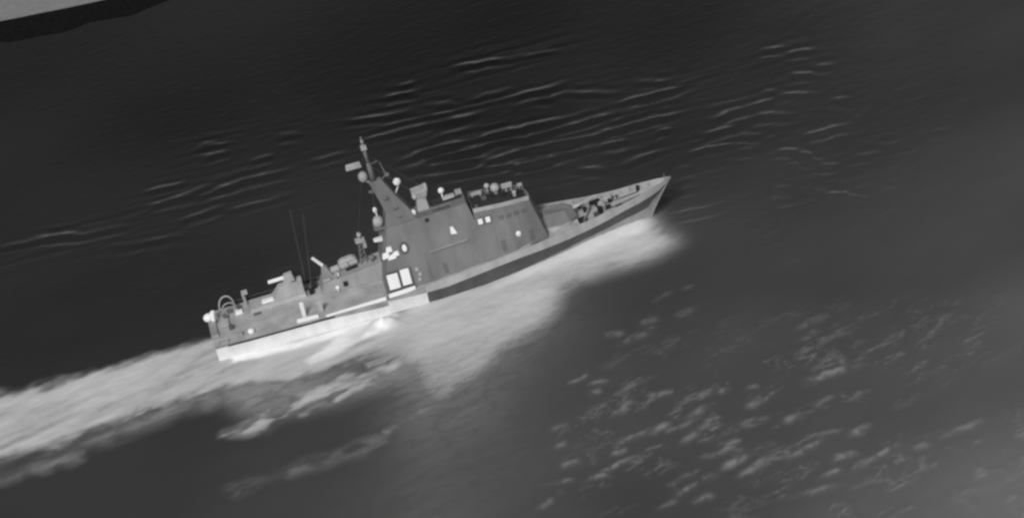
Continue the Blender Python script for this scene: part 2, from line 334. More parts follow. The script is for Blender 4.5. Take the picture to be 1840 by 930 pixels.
rf.hexa([(8.8, -3.0, 15.62), (14.5, -2.9, 15.14), (19.6, -1.9, 14.48), (19.7, 1.6, 14.48), (14.5, 2.5, 15.14), (8.8, 2.7, 15.62)],
        [(8.8, -2.9, 15.70), (14.5, -2.8, 15.22), (19.5, -1.8, 14.56), (19.6, 1.5, 14.56), (14.5, 2.4, 15.22), (8.8, 2.6, 15.70)])
lbl(rf.build("roof", ROOF, wheel), "black wheelhouse roof behind a pale edge")
ed = MB()
E1 = [(8.7, -3.32, 15.6), (14.5, -3.22, 15.1), (20.0, -2.32, 14.4)]
for a, b in zip(E1[:-1], E1[1:]):
    ed.hexa([a, b, (b[0], b[1] + 0.42, b[2]), (a[0], a[1] + 0.42, a[2])],
            [(a[0], a[1] + 0.12, a[2] + 0.75), (b[0], b[1] + 0.12, b[2] + 0.75), (b[0], b[1] + 0.34, b[2] + 0.75), (a[0], a[1] + 0.34, a[2] + 0.75)])
ed.build("parapet", LIGHT, wheel)

def side_y(x, z, fwd=False):
    """Starboard face of the deckhouse (outermost of the two blocks)."""
    if x <= 9.4 and not fwd:
        if z <= 11: return -(6.65 + (4.62 - 6.65) * (z - 4.2) / 6.8)
        return -(4.62 + (2.5 - 4.62) * (z - 11) / 6.3)
    t = (z - 6.2) / 9.0
    yb = 6.65 if x < 15 else 6.65 - (x - 15) / 7 * 1.95
    yt = 3.3 if x < 14.5 else 3.25 - (x - 14.5) / 5.5 * 0.9
    return -(yb + (yt - yb) * t)

def side_plate(name, x0, x1, z0, z1, mat, parent, thick=0.09, lift=0.03, label=None, slant=0.0, bevel=0.02):
    P = []
    for (x, z) in ((x0, z0), (x1, z0 + slant), (x1, z1 + slant), (x0, z1)):
        P.append((x, side_y(x, z, parent is wheel) - lift, z))
    m = MB().hexa([(a, b + thick + 0.1, c) for a, b, c in P], [(a, b - thick, c) for a, b, c in P])
    o = m.build(name, mat, parent, bevel=bevel)
    if label: o["label"] = label
    return o

# bright windows, ports and panels of the starboard face
side_plate("window", 9.05, 9.95, 13.2, 14.2, WHITE, wheel, 0.06, 0.2)
side_plate("window", 10.6, 11.5, 13.2, 14.2, WHITE, wheel, 0.06, 0.2)
side_plate("window_frame", 8.9, 11.8, 12.95, 14.45, DIMG, wheel, 0.0, 0.19)
for i in range(4):
    side_plate("window", 13.2 + i * 1.55, 14.2 + i * 1.55, 12.9 - i * 0.1, 13.6 - i * 0.1, DIMG, wheel, 0.03)
y_ = side_y(16.2, 9.3)
lbl(MB().ball((16.2, y_ - 0.1, 9.3), 0.62, 0.9, 0.45, 1.05).build("floodlight", WHITE, wheel, smooth=True), "white round light on the wheelhouse side")
tri = [(3.3, 12.9), (4.6, 12.7), (4.1, 14.1), (3.5, 14.2)]
m = MB().hexa([(x, side_y(x, z) + 0.1, z) for x, z in tri], [(x, side_y(x, z) - 0.45, z) for x, z in tri])
lbl(m.build("side_lamp", WHITE, house, bevel=0.06), "white wedge shaped lamp box high on the side")
# exhaust port with a dark ring
y_ = side_y(-6.2, 12.6)
ring = MB()
K = 20
nrm = Vector((0, -0.95, 0.31)).normalized(); upv = Vector((0, 0.31, 0.95)).normalized(); fx = Vector((1, 0, 0))
ctr = Vector((-6.2, y_, 12.6))
def oval(a, b, off): return [ctr + nrm * off + fx * (a * math.cos(2 * math.pi * i / K)) + upv * (b * math.sin(2 * math.pi * i / K)) for i in range(K)]
ring.hexa(oval(0.95, 1.3, -0.1), oval(0.95, 1.3, 0.10))
rg = ring.build("exhaust_ring", HULLD, house, bevel=0.03)
lbl(MB().hexa(oval(0.5, 0.8, 0.0), oval(0.42, 0.72, 0.2)).build("exhaust_port", WHITE, house, bevel=0.03), "white oval port in a dark ring")
# boat bay: white doors and panels near the after end of the deckhouse
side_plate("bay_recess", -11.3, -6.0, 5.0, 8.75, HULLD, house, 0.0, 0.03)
side_plate("bay_door", -11.05, -8.85, 5.45, 8.4, WHITE, house, 0.1)
side_plate("bay_door", -8.3, -6.5, 5.6, 8.7, WHITE, house, 0.1)
side_plate("bay_step", -11.6, -6.1, 3.95, 4.75, WHITE, house, 0.12, 0.06, slant=0.25)
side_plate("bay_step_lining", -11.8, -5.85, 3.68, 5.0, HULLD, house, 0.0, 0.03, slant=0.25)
for (xx, zz) in ((-5.3, 7.7), (-4.9, 6.6), (-5.2, 5.7)):
    side_plate("fitting", xx, xx + 0.7, zz, zz + 0.6, LIGHT, house, 0.2)
# white vents on the shoulder at the after end
for (x, z, r, sx) in ((-10.1, 12.1, 0.75, 1.1), (-9.2, 13.1, 0.7, 1.0), (-8.1, 12.0, 0.6, 1.2), (-9.0, 11.6, 0.6, 1.5)):
    yv = side_y(x, z) - 0.2; w_ = r * sx
    MB().hexa([(x - w_, yv - 0.35, z - r * 0.7), (x + w_, yv - 0.35, z - r * 0.55), (x + w_, yv + 0.6, z - r * 0.55), (x - w_, yv + 0.6, z - r * 0.7)],
              [(x - w_ * 0.7, yv - 0.1, z + r * 0.6), (x + w_ * 0.8, yv - 0.1, z + r * 0.8), (x + w_ * 0.8, yv + 0.8, z + r * 0.8), (x - w_ * 0.7, yv + 0.8, z + r * 0.6)]).build("exhaust_vent", WHITE, house, bevel=0.2)
# long gallery ledge
lg = MB()
lg.hexa([(-1.6, -4.3, 10.55), (6.2, -4.4, 11.0), (6.2, -5.3, 11.0), (-1.6, -5.25, 10.55)], [(-1.6, -4.3, 10.67), (6.2, -4.4, 11.12), (6.2, -5.3, 11.12), (-1.6, -5.25, 10.67)])
lg.build("gallery", AFTG, house, bevel=0.03)
# doors, lockers and seams on the side plating
for (x, z) in ((0.2, 5.6), (12.4, 7.0), (18.3, 7.0)):
    side_plate("door", x, x + 0.9, z, z + 2.0, DIMG, house if x < 9 else wheel, 0.05)
side_plate("hatch", -0.9, -0.1, 16.2, 16.9, DARK, house, 0.05)
for x in (-2.6, 3.0, 7.4):
    side_plate("seam_strip", x, x + 0.12, 5.6, 10.8, GREY, house, 0.05)
for x in (11.6, 17.0):
    side_plate("seam_strip", x, x + 0.12, 7.0, 12.4, GREY, wheel, 0.05)
# fittings along the far edge of the wheelhouse roof
MB().tube((12.8, 2.2, 15.2), (12.8, 2.2, 16.8), 0.12).ball((12.8, 2.2, 17.3), 0.55).build("satellite_dome", LIGHT, wheel, smooth=True)
MB().box((10.4, 2.3, 16.2), (2.2, 0.5, 0.55)).box((9.6, 2.3, 15.7), (0.3, 0.3, 0.9)).box((11.2, 2.3, 15.6), (0.3, 0.3, 0.9)).build("signal_lamp_rack", LIGHT, wheel, bevel=0.04)
MB().tube((14.3, 2.0, 15.1), (14.3, 2.0, 16.0), 0.55, 0.45, 12).ball((14.3, 2.0, 16.5), 0.95).build("satellite_dome", LIGHT, wheel, smooth=True)
MB().tube((16.4, 1.9, 14.9), (16.4, 1.9, 15.7), 0.22).box((16.6, 1.9, 16.35), (2.2, 0.6, 0.9)).tube((17.4, 1.9, 14.8), (17.4, 1.9, 16.0), 0.14).build("searchlight_rack", LIGHT, wheel, bevel=0.06)
MB().tube((17.6, -0.3, 14.7), (17.6, -0.3, 15.6), 0.4, 0.3, 10).ball((17.6, -0.3, 15.7), 0.45).build("gyro_repeater", LIGHT, wheel, smooth=True)
MB().tube((19.0, 1.4, 14.5), (19.0, 1.4, 16.1), 0.12).box((19.1, 1.4, 16.0), (1.0, 0.4, 0.6)).build("camera_mount", LIGHT, wheel, bevel=0.04)
rail = MB()
RP = [(9.0, 2.75, 15.65), (14.5, 2.6, 15.15), (19.7, 1.7, 14.5)]
for dz in (0.5, 1.0): rail.path([(a, b, c + dz) for a, b, c in RP], 0.045, 6)
for i in range(10):
    x = 9.0 + i * 1.18; z = np.interp(x, [p[0] for p in RP], [p[2] for p in RP]); y = np.interp(x, [p[0] for p in RP], [p[1] for p in RP])
    rail.tube((x, y, z), (x, y, z + 1.0), 0.05, 0.05, 6)
rail.build("roof_rail", LIGHT, wheel)

dod = MB()
for a, b in zip(RP[:-1], RP[1:]):
    dod.hexa([(a[0], a[1] + 0.08, a[2] + 0.1), (b[0], b[1] + 0.08, b[2] + 0.1), (b[0], b[1] + 0.12, b[2] + 0.1), (a[0], a[1] + 0.12, a[2] + 0.1)],
             [(a[0], a[1] + 0.08, a[2] + 1.05), (b[0], b[1] + 0.08, b[2] + 1.05), (b[0], b[1] + 0.12, b[2] + 1.05), (a[0], a[1] + 0.12, a[2] + 1.05)])
lbl(dod.build("dark_rail_screen", DARK, wheel), "black screen added along the far roof rail for a dark outline")  # screen added as dark backing to the roof gear

# upper roof: director, lamps
UR = MB()
UR.hexa([(-1.7, -0.2, 17.2), (0.7, -0.2, 17.2), (0.7, 2.0, 17.2), (-1.7, 2.0, 17.2)], [(-1.3, 0.2, 20.0), (0.5, 0.2, 20.0), (0.5, 1.8, 20.0), (-1.3, 1.8, 20.0)])
direc = UR.build("director_pedestal", LIGHT, house, bevel=0.1)
MB().hexa([(-1.7, 0.0, 20.05), (0.7, 0.0, 20.05), (0.7, 2.0, 20.05), (-1.7, 2.0, 20.05)], [(-2.1, -0.2, 21.5), (1.2, -0.2, 21.9), (1.2, 2.2, 21.9), (-2.1, 2.2, 21.5)]).ball((0.9, 0.8, 22.0), 0.75, 0.6, 1, 1).ball((-1.6, 0.2, 20.7), 0.7, 0.8, 0.8, 1).build("fire_director", LIGHT, direc, bevel=0.12)
MB().tube((3.8, 1.6, 17.3), (3.8, 1.6, 19.0), 0.14).ball((3.8, 1.6, 19.5), 0.62).build("radome", WHITE, house, smooth=True)
MB().tube((6.6, 1.4, 17.3), (6.6, 1.4, 18.0), 0.3, 0.3).box((7.0, 1.4, 18.3), (1.3, 1.0, 0.8)).build("sensor_head", LIGHT, house, bevel=0.08)
MB().hexa([(3.6, 0.8, 17.25), (6.2, 0.8, 17.3), (6.2, 2.3, 17.3), (3.6, 2.3, 17.25)], [(3.8, 1.2, 17.9), (6.1, 1.2, 18.0), (6.1, 2.1, 18.0), (3.8, 2.1, 17.9)]).build("roof_locker", LIGHT, house, bevel=0.06)
MB().ball((-2.7, -0.6, 17.7), 0.7).tube((-2.7, -0.6, 16.6), (-2.7, -0.6, 17.6), 0.3).build("radome", WHITE, house, smooth=True)
MB().hexa([(0.9, -2.2, 17.2), (4.6, -2.2, 17.3), (4.6, -0.9, 17.3), (0.9, -0.9, 17.2)], [(1.0, -2.0, 17.45), (4.5, -2.0, 17.55), (4.5, -1.1, 17.55), (1.0, -1.1, 17.45)]).build("roof_hatch", HULLD, house, bevel=0.03)

lbl(MB().hexa([(1.0, 0.1, 17.25), (7.4, 0.1, 17.6), (7.4, 2.1, 17.6), (1.0, 2.1, 17.25)], [(1.0, 0.2, 17.36), (7.3, 0.2, 17.72), (7.3, 2.05, 17.72), (1.0, 2.05, 17.36)]).build("roof_dark_outline", ROOF, house), "black strip added on the upper roof as a dark outline")  # added black strip that darkens the roof's far outline
MB().hexa([(-2.2, -2.3, 16.9), (-0.4, -2.4, 16.95), (-0.4, -1.2, 16.95), (-2.2, -1.2, 16.9)], [(-2.1, -2.2, 17.5), (-0.5, -2.2, 17.5), (-0.5, -1.3, 17.5), (-2.1, -1.3, 17.5)]).build("roof_locker", DIMG, house, bevel=0.05)
for (x, y, z, a, b_, c_) in ((9.6, -2.0, 15.95, 0.7, 0.6, 0.6), (11.6, 0.6, 15.75, 1.0, 0.8, 0.6), (15.6, 0.9, 15.35, 0.8, 0.7, 0.7), (18.6, 0.7, 15.0, 0.7, 0.6, 0.7), (13.4, 1.2, 15.6, 0.6, 0.6, 0.9)):
    MB().box((x, y, z), (a, b_, c_)).build("vent_box", DIMG if x < 12 else DARK, wheel, bevel=0.06)

# ---- raked mast ----------------------------------------------------------------
mt = MB()
def slab(z, xa, xf, t): return [(xa, -t, z), (xf, -t * 0.75, z), (xf, t * 0.75, z), (xa, t, z)]
lv = [slab(13.0, -10.1, -2.4, 2.9), slab(16.6, -8.7, -2.2, 2.3), slab(19.8, -7.9, -3.5, 1.6), slab(22.6, -8.5, -5.1, 1.25), (slab(27.0, -9.6, -7.1, 0.8))]
for a, b in zip(lv[:-1], lv[1:]): mt.hexa(a, b)
mast = mt.build("mast", GREY, ship, bevel=0.08)
MB().tube((-8.6, 0, 26.9), (-8.75, 0, 31.2), 0.62, 0.42, 12).tube((-8.75, 0, 31.2), (-8.9, 0, 34.6), 0.40, 0.3, 10).build("pole", GREY, mast, smooth=True)
MB().tube((-8.9, 0, 34.6), (-8.95, 0, 37.2), 0.13, 0.09, 8).box((-8.9, 0, 34.7), (1.1, 1.4, 0.5)).tube((-8.9, 0, 35.9), (-8.9, 0, 36.3), 0.3, 0.3).build("topmast", LIGHT, mast)
MB().tube((-8.8, -2.2, 32.0), (-8.8, 2.2, 32.0), 0.09).tube((-8.8, -2.2, 32.0), (-8.8, -2.2, 32.7), 0.07).tube((-8.8, 2.2, 32.0), (-8.8, 2.2, 32.7), 0.07).tube((-8.7, 0, 30.6), (-6.9, 0, 31.0), 0.08).build("yard", GREY, mast)
ra = MB().tube((-8.8, 0, 29.4), (-11.5, 0, 30.3), 0.14).tube((-11.6, 0, 30.2), (-11.6, 0, 30.8), 0.2).build("radar_arm", DARK, mast)
MB().hexa([(-13.3, -0.5, 30.75), (-10.1, -0.5, 30.75), (-10.1, 0.5, 30.75), (-13.3, 0.5, 30.75)], [(-13.1, -0.35, 31.9), (-10.3, -0.35, 31.9), (-10.3, 0.35, 31.9), (-13.1, 0.35, 31.9)]).build("navigation_radar", LIGHT, mast, bevel=0.18)
MB().ball((-10.4, 0, 28.4), 0.95, 1.0, 1.0, 1.2).tube((-9.3, 0, 26.6), (-10.3, 0, 27.6), 0.2).build("radome", LIGHT, mast, smooth=True)
MB().tube((-7.4, 0.3, 26.0), (-5.9, 0.6, 27.2), 0.12).tube((-5.9, 0.6, 27.0), (-6.6, 0.6, 30.2), 0.2, 0.1).ball((-5.7, 0.6, 27.0), 0.45).build("whip_antenna", GREY, mast)
MB().tube((-5.0, 0.6, 22.3), (-4.2, 1.0, 23.6), 0.12).tube((-4.2, 1.0, 23.4), (-4.2, 1.0, 24.2), 0.2).ball((-4.2, 1.0, 24.6), 0.78).build("radome", WHITE, mast, smooth=True)
pl = MB().hexa([(-8.5, -1.4, 16.3), (-10.8, -1.2, 16.3), (-10.8, 1.2, 16.3), (-8.5, 1.4, 16.3)], [(-8.4, -1.4, 16.5), (-10.9, -1.2, 16.5), (-10.9, 1.2, 16.5), (-8.4, 1.4, 16.5)]).build("mast_platform", GREY, mast, bevel=0.03)
MB().ball((-9.7, 0, 17.6), 1.15, 0.95, 1.0, 1.05).tube((-9.7, 0, 16.4), (-9.7, 0, 17.0), 0.7).build("radome", LIGHT, mast, smooth=True)
MB().tube((-9.6, 0, 18.5), (-9.7, 0, 20.0), 0.14).ball((-9.75, 0, 20.3), 0.55, 0.8, 0.8, 1.2).build("beacon", WHITE, mast, smooth=True)
MB().tube((-8.3, 0, 24.1), (-9.9, 0, 24.4), 0.11).box((-9.6, 0, 24.6), (0.9, 0.4, 0.4)).build("sensor_arm", GREY, mast, bevel=0.05)
MB().hexa([(-11.5, -0.5, 13.4), (-9.4, -0.7, 13.2), (-9.4, 0.7, 13.2), (-11.5, 0.5, 13.4)], [(-11.5, -0.45, 13.75), (-9.4, -0.65, 13.8), (-9.4, 0.65, 13.8), (-11.5, 0.45, 13.75)]).build("stub_arm", WHITE, mast, bevel=0.05)

rig = MB()
for a, b in (((-8.8, -2.2, 32.0), (3.0, -2.2, 17.5)), ((-8.8, 2.2, 32.0), (3.6, 2.1, 17.5)), ((-8.8, -1.2, 32.0), (-11.0, -4.2, 10.8)), ((-8.9, 0, 34.6), (-14.0, 4, 13.6))):
    rig.tube(a, b, 0.035, 0.035, 5)
rig.build("rigging", HULLD, mast)
for (z, x) in ((18.4, -5.6), (20.6, -6.0), (23.4, -7.4)):
    MB().hexa([(x - 0.5, -1.2, z), (x + 0.5, -1.15, z), (x + 0.5, -2.0, z - 0.05), (x - 0.5, -2.05, z - 0.05)], [(x - 0.5, -1.2, z + 0.12), (x + 0.5, -1.15, z + 0.12), (x + 0.5, -2.0, z + 0.1), (x - 0.5, -2.05, z + 0.1)]).build("mast_step", GREY, mast)

# ---- foredeck ------------------------------------------------------------------
gz = zdeck(25)
MB().tube((24.8, 0, gz - 0.1), (24.8, 0, gz + 0.75), 3.5, 3.2, 28).build("gun_ring", LIGHT, ship, bevel=0.08)
gh = MB()
gh.hexa([(21.4, -1.7, gz + 0.75), (22.8, -2.5, gz + 0.75), (27.0, -2.4, gz + 0.75), (29.0, -1.1, gz + 0.75), (29.0, 1.1, gz + 0.75), (27.0, 2.4, gz + 0.75), (22.8, 2.5, gz + 0.75), (21.4, 1.7, gz + 0.75)],
        [(22.1, -1.0, gz + 2.9), (23.2, -1.6, gz + 3.3), (26.4, -1.5, gz + 3.2), (28.2, -0.7, gz + 2.7), (28.2, 0.7, gz + 2.7), (26.4, 1.5, gz + 3.2), (23.2, 1.6, gz + 3.3), (22.1, 1.0, gz + 2.9)])
gun = gh.build("gun_turret", GUNM, ship, bevel=0.14)
MB().tube((27.8, 0, gz + 2.0), (29.8, 0, gz + 2.6), 0.42, 0.34, 12).tube((29.8, 0, gz + 2.6), (33.0, 0, gz + 3.5), 0.17, 0.14, 10).tube((32.6, 0, gz + 3.4), (33.2, 0, gz + 3.56), 0.22, 0.22, 10).build("gun_barrel", LIGHT, gun, smooth=False)
bw = MB()
for s_ in (-1, 1):
    bw.hexa([(31.6, 0, zdeck(31.6)), (29.6, s_ * 3.6, zdeck(29.6)), (29.5, s_ * 3.6, zdeck(29.6)), (31.45, 0, zdeck(31.6))], [(31.7, 0, zdeck(31.6) + 1.5), (29.7, s_ * 3.5, zdeck(29.6) + 1.0), (29.6, s_ * 3.5, zdeck(29.6) + 1.0), (31.55, 0, zdeck(31.6) + 1.5)])
bw.build("breakwater", LIGHT, ship)
for x, y in ((33.4, -1.4), (33.6, 1.4)):
    w_ = MB().tube((x, y, zdeck(x)), (x, y, zdeck(x) + 0.5), 0.75, 0.6, 14).tube((x, y, zdeck(x) + 0.5), (x, y, zdeck(x) + 1.3), 0.42, 0.55, 14).build("anchor_windlass", DARK, ship, bevel=0.04)
MB().tube((34.2, -0.5, zdeck(34) + 0.5), (34.2, 0.9, zdeck(34) + 0.5), 0.75, 0.75, 14).build("cable_drum", LIGHT, ship, bevel=0.06)
MB().hexa([(28.6, -3.2, zdeck(29)), (30.6, -2.8, zdeck(30)), (30.6, -1.1, zdeck(30)), (28.6, -1.1, zdeck(29))], [(28.7, -3.1, zdeck(29) + 0.3), (30.5, -2.7, zdeck(30) + 0.3), (30.5, -1.2, zdeck(30) + 0.3), (28.7, -1.2, zdeck(29) + 0.3)]).build("deck_hatch", DARK, ship, bevel=0.04)
MB().hexa([(31.9, -2.6, zdeck(32)), (33.0, -2.4, zdeck(33)), (33.0, -1.9, zdeck(33)), (31.9, -1.9, zdeck(32))], [(31.9, -2.6, zdeck(32) + 0.9), (33.0, -2.4, zdeck(33) + 0.9), (33.0, -1.9, zdeck(33) + 0.9), (31.9, -1.9, zdeck(32) + 0.9)]).build("deck_locker", HULLD, ship, bevel=0.06)
for s_ in (-1, 1):
    MB().tube((36.8, s_ * 1.7, zdeck(36.8)), (36.8, s_ * 1.7, zdeck(36.8) + 0.65), 0.22, 0.26, 10).tube((37.6, s_ * 1.6, zdeck(37.6)), (37.6, s_ * 1.6, zdeck(37.6) + 0.65), 0.22, 0.26, 10).build("bollard", HULLD, ship)
    ch = MB()
    for i in range(14):
        xx = 34.6 + i * 0.55
        ch.box((xx, s_ * (1.2 - i * 0.045), zdeck(xx) + 0.06), (0.42, 0.26, 0.12))
    ch.build("anchor_chain", DARK, ship)
MB().tube((42.0, 1.2, zdeck(42)), (42.0, 1.2, zdeck(42) + 1.1), 0.4, 0.3, 10).build("fairlead", DARK, ship, bevel=0.05)
MB().tube((47.4, 0, zdeck(47.4)), (47.6, 0, zdeck(47.4) + 2.2), 0.06, 0.04, 6).build("jackstaff", LIGHT, ship)
for (x, y, a, b_, c_) in ((31.0, 0.6, 1.3, 1.0, 0.9), (32.6, 2.2, 1.2, 0.7, 0.8), (35.2, -0.8, 1.1, 0.6, 0.7), (29.9, 2.6, 1.0, 0.8, 0.9), (36.0, 0.9, 0.8, 0.6, 0.8)):
    MB().box((x, y, zdeck(x) + c_ / 2), (a, b_, c_)).build("deck_gear", DARK, ship, bevel=0.08)
MB().box((21.4, -3.9, zdeck(21.4) + 0.5), (0.9, 0.6, 1.0)).build("vent_box", DARK, ship, bevel=0.05)
MB().hexa([(22.6, -5.2, zdeck(23)), (28.2, -3.6, zdeck(28)), (28.0, -2.9, zdeck(28)), (22.6, -3.9, zdeck(23))], [(22.7, -5.0, zdeck(23) + 0.6), (28.0, -3.5, zdeck(28) + 0.5), (27.9, -3.0, zdeck(28) + 0.5), (22.7, -4.1, zdeck(23) + 0.6)]).build("deck_locker", LIGHT, ship, bevel=0.08)

# ---- after deck -------------------------------------------------------------------
AD = 3.6
MB().hexa([(-38.6, 1.7, AD), (-27.0, 2.0, AD), (-27.0, 5.9, AD), (-38.6, 5.7, AD)], [(-38.4, 1.9, AD + 0.75), (-27.1, 2.2, AD + 0.75), (-27.1, 5.8, AD + 0.75), (-38.4, 5.6, AD + 0.75)]).build("deck_platform", DECK, ship, bevel=0.05)
tb = MB().hexa([(-33.6, 2.9, AD + 0.7), (-27.2, 2.9, AD + 0.7), (-27.2, 5.7, AD + 0.7), (-33.6, 5.7, AD + 0.7)], [(-31.8, 3.3, AD + 3.0), (-27.2, 3.3, AD + 3.4), (-27.2, 5.2, AD + 3.4), (-31.8, 5.2, AD + 3.0)]).build("gun_mount_base", LIGHT, ship, bevel=0.1)
MB().tube((-29.8, 4.2, AD + 3.0), (-29.8, 4.2, AD + 3.7), 1.1, 0.9, 16).hexa([(-30.8, 3.3, AD + 3.7), (-28.4, 3.3, AD + 3.7), (-28.4, 5.1, AD + 3.7), (-30.8, 5.1, AD + 3.7)], [(-30.4, 3.6, AD + 5.2), (-28.7, 3.6, AD + 5.4), (-28.7, 4.8, AD + 5.4), (-30.4, 4.8, AD + 5.2)]).build("after_gun", LIGHT, tb, bevel=0.14)
lbl(MB().tube((-30.5, 4.2, AD + 4.55), (-33.7, 4.2, AD + 4.45), 0.42, 0.38, 12).build("after_gun_barrel", WHITE, tb, bevel=0.05), "white barrel pointing aft")
so = [(-34.2, 3.75), (-34.0, 5.15), (-32.6, 5.75), (-30.6, 6.15), (-28.4, 6.1), (-27.3, 5.2), (-27.0, 3.75)]
lbl(MB().hexa([(x, 5.35, AD + z) for x, z in so], [(x, 5.5, AD + z) for x, z in so]).build("gun_dark_outline", DARK, tb), "black plate added as a dark outline behind the after gun")  # added plate, only there to darken the gun's outline
MB().box((-27.6, 3.4, AD + 3.7), (0.9, 0.8, 0.9)).build("ready_locker", LIGHT, tb, bevel=0.06)
lbl(MB().hexa([(-36.0, 2.8, AD + 0.75), (-33.4, 2.8, AD + 0.75), (-33.4, 4.1, AD + 0.75), (-36.0, 4.1, AD + 0.75)], [(-35.8, 2.9, AD + 1.15), (-33.5, 2.9, AD + 1.25), (-33.5, 4.0, AD + 1.25), (-35.8, 4.0, AD + 1.15)]).build("skylight", WHITE, ship, bevel=0.12), "long white skylight on the after deck platform")
lbl(MB().hexa([(-41.6, 2.5, AD), (-40.0, 2.5, AD), (-40.0, 3.8, AD), (-41.6, 3.8, AD)], [(-41.5, 2.6, AD + 0.6), (-40.1, 2.6, AD + 0.6), (-40.1, 3.7, AD + 0.6), (-41.5, 3.7, AD + 0.6)]).build("skylight", WHITE, ship, bevel=0.15), "short white skylight near the stern")
MB().ball((-39.4, -4.6, AD + 0.35), 0.72, 1, 1, 0.8).tube((-39.4, -4.6, AD), (-39.4, -4.6, AD + 0.4), 0.5).build("deck_vent", WHITE, ship, smooth=True)
MB().box((-41.9, -4.5, AD + 0.3), (1.6, 1.2, 0.6)).build("deck_locker", LIGHT, ship, bevel=0.1)
MB().box((-44.0, 0.8, AD + 0.25), (1.6, 2.4, 0.5)).build("deck_locker", LIGHT, ship, bevel=0.1)
MB().box((-43.0, -1.5, AD + 0.5), (0.9, 0.8, 1.0)).build("capstan_housing", HULLD, ship, bevel=0.1)
lbl(MB().hexa([(-28.95, -4.6, AD), (-28.15, -4.6, AD), (-28.15, -4.1, AD), (-28.95, -4.1, AD)], [(-28.95, -4.5, AD + 3.4), (-28.15, -4.5, AD + 3.4), (-28.15, -4.1, AD + 3.4), (-28.95, -4.1, AD + 3.4)]).build("ventilator_post", WHITE, ship, bevel=0.08), "tall white post on the after deck")
MB().hexa([(-25.6, -4.5, AD), (-24.6, -4.5, AD), (-24.6, -4.0, AD), (-25.6, -4.0, AD)], [(-25.6, -4.4, AD + 2.6), (-24.6, -4.4, AD + 2.6), (-24.6, -4.0, AD + 2.6), (-25.6, -4.0, AD + 2.6)]).build("ventilator_post", LIGHT, ship, bevel=0.08)
lbl(MB().hexa([(-30.3, -6.1, AD), (-25.8, -6.2, AD), (-25.8, -5.5, AD), (-30.3, -5.4, AD)], [(-30.2, -6.0, AD + 0.75), (-25.9, -6.1, AD + 0.65), (-25.9, -5.6, AD + 0.65), (-30.2, -5.5, AD + 0.75)]).build("deck_edge_locker", WHITE, ship, bevel=0.1), "white locker on the after deck edge")
# stern: hoop, posts, bright fittings
hp = MB()
pts = [(-44.4 + 1.55 * (1 - math.cos(math.pi * i / 12)), 5.2, AD + 0.0 + (3.2 + 0.5 * i / 12) * math.sin(math.pi * i / 12) ** 0.7) for i in range(13)]
hp.path(pts, 0.17, 8)
hp.path([(p[0] + 0.25, p[1] - 1.6, p[2] * 0.8 + 0.72) for p in pts], 0.12, 8)
hp.build("stern_davit", LIGHT, ship, smooth=True)
MB().tube((-39.0, 5.3, AD), (-39.2, 5.3, AD + 2.8), 0.35, 0.3, 10).box((-38.8, 5.3, AD + 3.0), (1.2, 0.8, 0.7)).build("searchlight_post", LIGHT, ship, bevel=0.05)
lbl(MB().ball((-46.9, 3.6, AD + 0.65), 0.95, 1.15, 1, 0.95).build("stern_buoy", WHITE, ship, smooth=True), "white rounded fitting at the far stern corner")
lbl(MB().tube((-45.6, 3.4, AD), (-45.9, 2.9, AD + 2.1), 0.6, 0.5, 12).tube((-45.9, 2.9, AD + 2.1), (-46.1, 1.2, AD + 1.0), 0.45, 0.4, 12).build("stern_ramp_arm", WHITE, ship, smooth=False), "white arm at the stern")
MB().hexa([(-47.3, -3.0, AD), (-45.6, -3.0, AD), (-45.6, 2.5, AD), (-47.3, 2.5, AD)], [(-47.1, -2.8, AD + 0.5), (-45.8, -2.8, AD + 0.5), (-45.8, 2.3, AD + 0.5), (-47.1, 2.3, AD + 0.5)]).build("stern_platform", AFTG, ship, bevel=0.06)
MB().path([(-46.3, -5.9, AD), (-46.3, -5.9, AD + 1.3), (-44.4, -6.1, AD + 1.3), (-44.4, -6.1, AD)], 0.09).build("stern_rail", LIGHT, ship)
# second deckhouse with its gear
dh = MB().hexa([(-24.0, 1.2, AD), (-10.5, 0.6, AD), (-10.5, 6.0, AD), (-24.0, 6.0, AD)], [(-23.2, 1.6, AD + 2.1), (-10.5, 1.2, AD + 3.6), (-10.5, 5.6, AD + 3.6), (-23.2, 5.6, AD + 2.1)]).build("after_deckhouse", AFTG, ship, bevel=0.1)
lbl(MB().tube((-22.4, 4.0, AD + 5.0), (-24.0, 4.0, AD + 7.3), 0.36, 0.32, 12).build("launcher_tube", WHITE, dh, bevel=0.05), "white tube pointing up and aft")
MB().hexa([(-23.2, 3.2, AD + 2.0), (-20.8, 3.2, AD + 2.2), (-20.8, 5.0, AD + 2.2), (-23.2, 5.0, AD + 2.0)], [(-22.7, 3.5, AD + 5.0), (-21.7, 3.5, AD + 4.6), (-21.7, 4.6, AD + 4.6), (-22.7, 4.6, AD + 5.0)]).build("launcher_base", AFTG, dh, bevel=0.1)
for i, (x, z, r) in enumerate(((-20.2, 2.9, 0.75), (-18.3, 3.4, 0.95), (-16.4, 3.6, 0.85))):
    MB().tube((x - 0.9, 4.4, AD + z), (x + 0.9, 4.4, AD + z + 0.25), r, r, 14).build("raft_canister", LIGHT, dh, bevel=0.15)
MB().hexa([(-19.4, 3.5, AD + 4.2), (-15.6, 3.5, AD + 4.6), (-15.6, 5.2, AD + 4.6), (-19.4, 5.2, AD + 4.2)], [(-18.6, 3.9, AD + 5.0), (-16.4, 3.9, AD + 5.2), (-16.4, 4.9, AD + 5.2), (-18.6, 4.9, AD + 5.0)]).build("gear_cover", LIGHT, dh, bevel=0.15)
MB().ball((-20.1, 2.4, AD + 3.0), 0.5).tube((-20.1, 2.4, AD + 2.0), (-20.1, 2.4, AD + 2.8), 0.2).build("deck_lamp", WHITE, dh, smooth=True)
